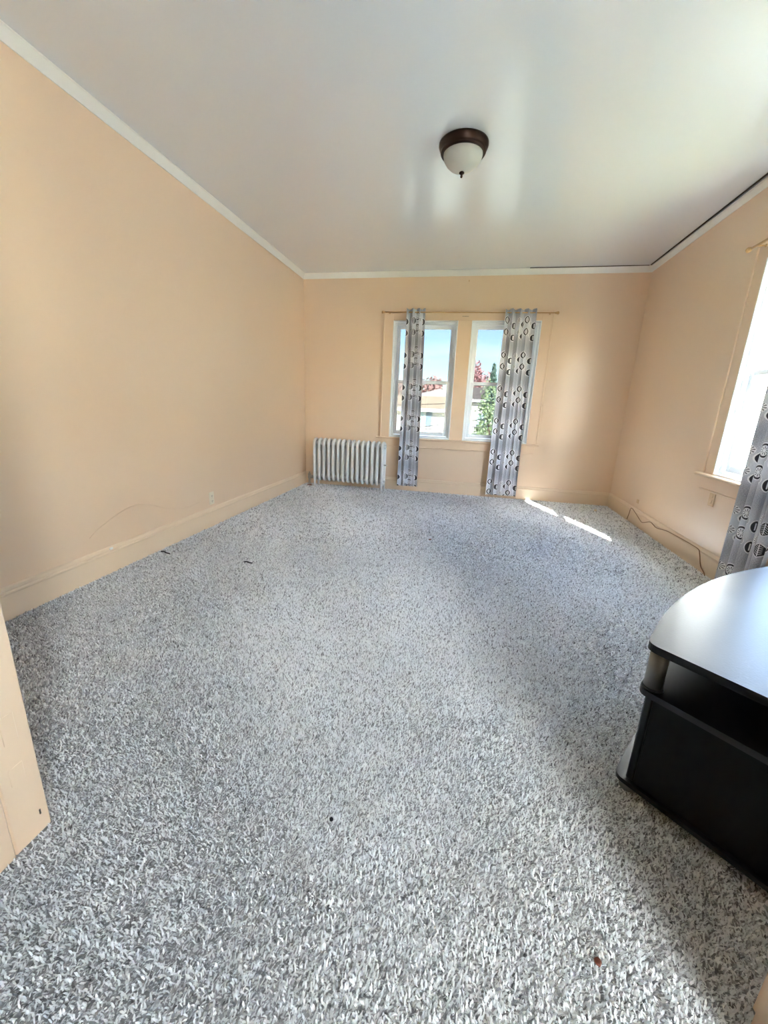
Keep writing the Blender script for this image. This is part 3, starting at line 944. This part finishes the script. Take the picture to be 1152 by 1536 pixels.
house((-5.4, 32.0), 9.5, 7.5, 0.93, 1.05, (226, 224, 216), (206, 186, 156), 'pale sided house with tan roof and grey shutter seen through the left window',
      [(1.65, -.25, 1.0, 1.05, .46), (-2.4, -.25, 1.0, 1.05, .46)])
house((-3.4, 50.0), 11, 8, 1.6, 1.6, (190, 186, 180), (196, 190, 184), 'grey roofed house behind the pale house', [(-3, -.2, 1, 1.2, 0), (2.4, -.2, 1, 1.2, 0)], 'y')
house((2.7, 40.0), 5.0, 7, 1.9, 1.3, (206, 204, 200), (120, 112, 104), 'white sided house behind the leafy tree in the right window', [(-1.4, -.6, .8, 1.2, 0), (1.2, -.6, .8, 1.2, 0)])

def foliage(n, shape, size, seed):
    rng = np.random.default_rng(seed)
    pts = shape(rng, n)
    a = rng.normal(0, 1, (n, 3)); a /= np.linalg.norm(a, axis=1, keepdims=True)
    b = rng.normal(0, 1, (n, 3)); b -= a * (a * b).sum(1, keepdims=True); b /= np.linalg.norm(b, axis=1, keepdims=True)
    s = size * rng.uniform(.6, 1.4, (n, 1))
    m = MB()
    A, B, D_ = pts + a * s, pts + b * s * .6, pts - a * s
    E_ = pts - b * s * .6
    vs = np.stack([A, B, D_, E_], 1).reshape(-1, 3)
    m.add(vs.tolist(), [(4 * i, 4 * i + 1, 4 * i + 2, 4 * i + 3) for i in range(n)])
    return m
def blob_shape(cz, rx, rz, k, seed):
    r0 = np.random.default_rng(seed + 99)
    cs = r0.normal(0, 1, (k, 3)); cs /= np.linalg.norm(cs, axis=1, keepdims=True); cs *= r0.uniform(.35, .75, (k, 1))
    def f(rng, n):
        c = cs[rng.integers(0, k, n)]
        d = rng.normal(0, 1, (n, 3)); d /= np.linalg.norm(d, axis=1, keepdims=True)
        p = c + d * rng.uniform(.2, .42, (n, 1))
        return p * np.array([rx, rx, rz]) + np.array([0, 0, cz])
    return f
def tree(loc, h, rx, rgb, label, seed, n=900, size=.16, group='autumn trees beyond the houses', name='autumn_tree'):
    root = empty(name, (loc[0], loc[1], GZ)); tag(root, label, 'tree', group)
    MB().tube([(0, 0, -.1), (.1, 0, h * .35), (-.05, .05, h * .7)], [h * .03, h * .022, h * .008], 7).build('trunk', mat('bark', (86, 70, 58), .9), root)
    foliage(n, blob_shape(h * .66, rx, h * .36, 14, seed), size, seed).build('crown', mat('leaves_%d_%d' % rgb[:2], rgb, .8, var=.45, vscale=1.5), root)
    return root
tree((-7.0, 72), 10.0, 3.4, (196, 156, 146), 'dull red autumn tree at the left of the tree line', 1, size=.3)
tree((-14.5, 76), 10.3, 3.6, (188, 162, 150), 'brownish bare-looking autumn tree behind the left curtain', 2, size=.3)
tree((-1.6, 72), 10.4, 2.2, (222, 196, 120), 'yellow autumn tree above the meeting rail of the left window', 3, size=.28)
tree((1.3, 66), 11.6, 2.0, (206, 158, 156), 'pinkish red autumn tree in the right window', 4, size=.28)
tree((6.2, 58), 10.2, 2.0, (214, 196, 140), 'golden autumn tree beside the spruce', 5, size=.28)
tree((10.5, 70), 11.0, 3.4, (140, 110, 80), 'russet autumn tree behind the wide curtain', 6, size=.3)
tree((1.05, 19.0), 5.6, .95, (166, 186, 140), 'leafy green garden tree filling the lower right window', 7, n=1500, size=.075, group='garden trees', name='garden_tree')
tree((0.45, 17.0), 3.2, .75, (176, 194, 148), 'low green shrub in front of the white house', 8, n=900, size=.07, group='garden trees', name='garden_shrub')
def spruce(loc, h, rgb, label):
    root = empty('spruce_tree', (loc[0], loc[1], GZ)); tag(root, label, 'tree')
    MB().tube([(0, 0, -.1), (0, 0, h)], [.16, .02], 7).build('trunk', mat('bark', (86, 70, 58), .9), root)
    def shp(rng, n):
        t = rng.random(n) ** .7
        layer = .65 + .35 * np.abs(np.sin(t * 34))
        r = (1 - t) * h * .2 * layer * np.sqrt(rng.random(n)) + .03
        a = rng.uniform(0, 2 * PI, n)
        return np.stack([r * np.cos(a), r * np.sin(a), h * (.08 + .92 * t) - .25 * r], 1)
    foliage(1600, shp, .12, 12).build('needles', mat('spruce_needles', (120, 146, 132), .8, var=.4, vscale=2), root)
spruce((1.60, 31.0), 7.7, None, 'dark spruce with a thin top above the right window rail')
for i, (z0, z1, lab) in enumerate(((.33, .47, 'upper thin overhead wire crossing the pale house'), (.24, .31, 'lower thin overhead wire crossing the pale house'), (1.19, 1.24, 'thin overhead wire in front of the tan roof'))):
    pts = [(x, 16.0 + .05 * i, z0 + (z1 - z0) * (x + 1.7) / .82 + .0016 * (x + 1.3) ** 2) for x in np.linspace(-9, 7, 24)]
    o = MB().tube(pts, .011, 5).build('power_line', mat('black_wire', (40, 40, 44), .7))
    tag(o, lab, 'wire', 'overhead wires')

# unseen pole added outside the right window to narrow the sunbeam past the curtain
dl = Vector((0.367, -0.93)); nl = Vector((0.93, 0.367))
pp = Vector((1.72, 2.88)) + dl * 3.6 + nl * 0.172
o = empty('unseen_pole', (pp.x, pp.y, GZ)); tag(o, 'tall wooden pole added unseen outside the right wall window to narrow the sunbeam', 'pole')
MB().tube([(0, 0, -.1), (0, 0, 10.2)], [.115, .105], 14).build('shaft', mat('pole_wood', (110, 92, 74), .9, var=.4, vscale=8), o)
MB().box(-1.0, 1.0, -.06, .06, 9.3, 9.42).build('crossarm', mat('pole_wood', (110, 92, 74), .9), o)

house((14.0, -3.0), 5.0, 9.0, 3.2, 2.2, (196, 192, 186), (110, 100, 92), 'pale house added outside the right wall window to block low sky', [], 'y')  # house added to block low sky and dim the left wall

for x, lab in ((-9.0, 'short wooden pole carrying the overhead wires, on the left'), (7.0, 'short wooden pole carrying the overhead wires, on the right')):
    o = empty('unseen_pole', (x, 16.05, GZ)); tag(o, lab, 'pole', 'wire poles')
    MB().tube([(0, 0, -.1), (0, 0, 6.4)], [.13, .11], 12).build('shaft', mat('pole_wood', (110, 92, 74), .9), o)
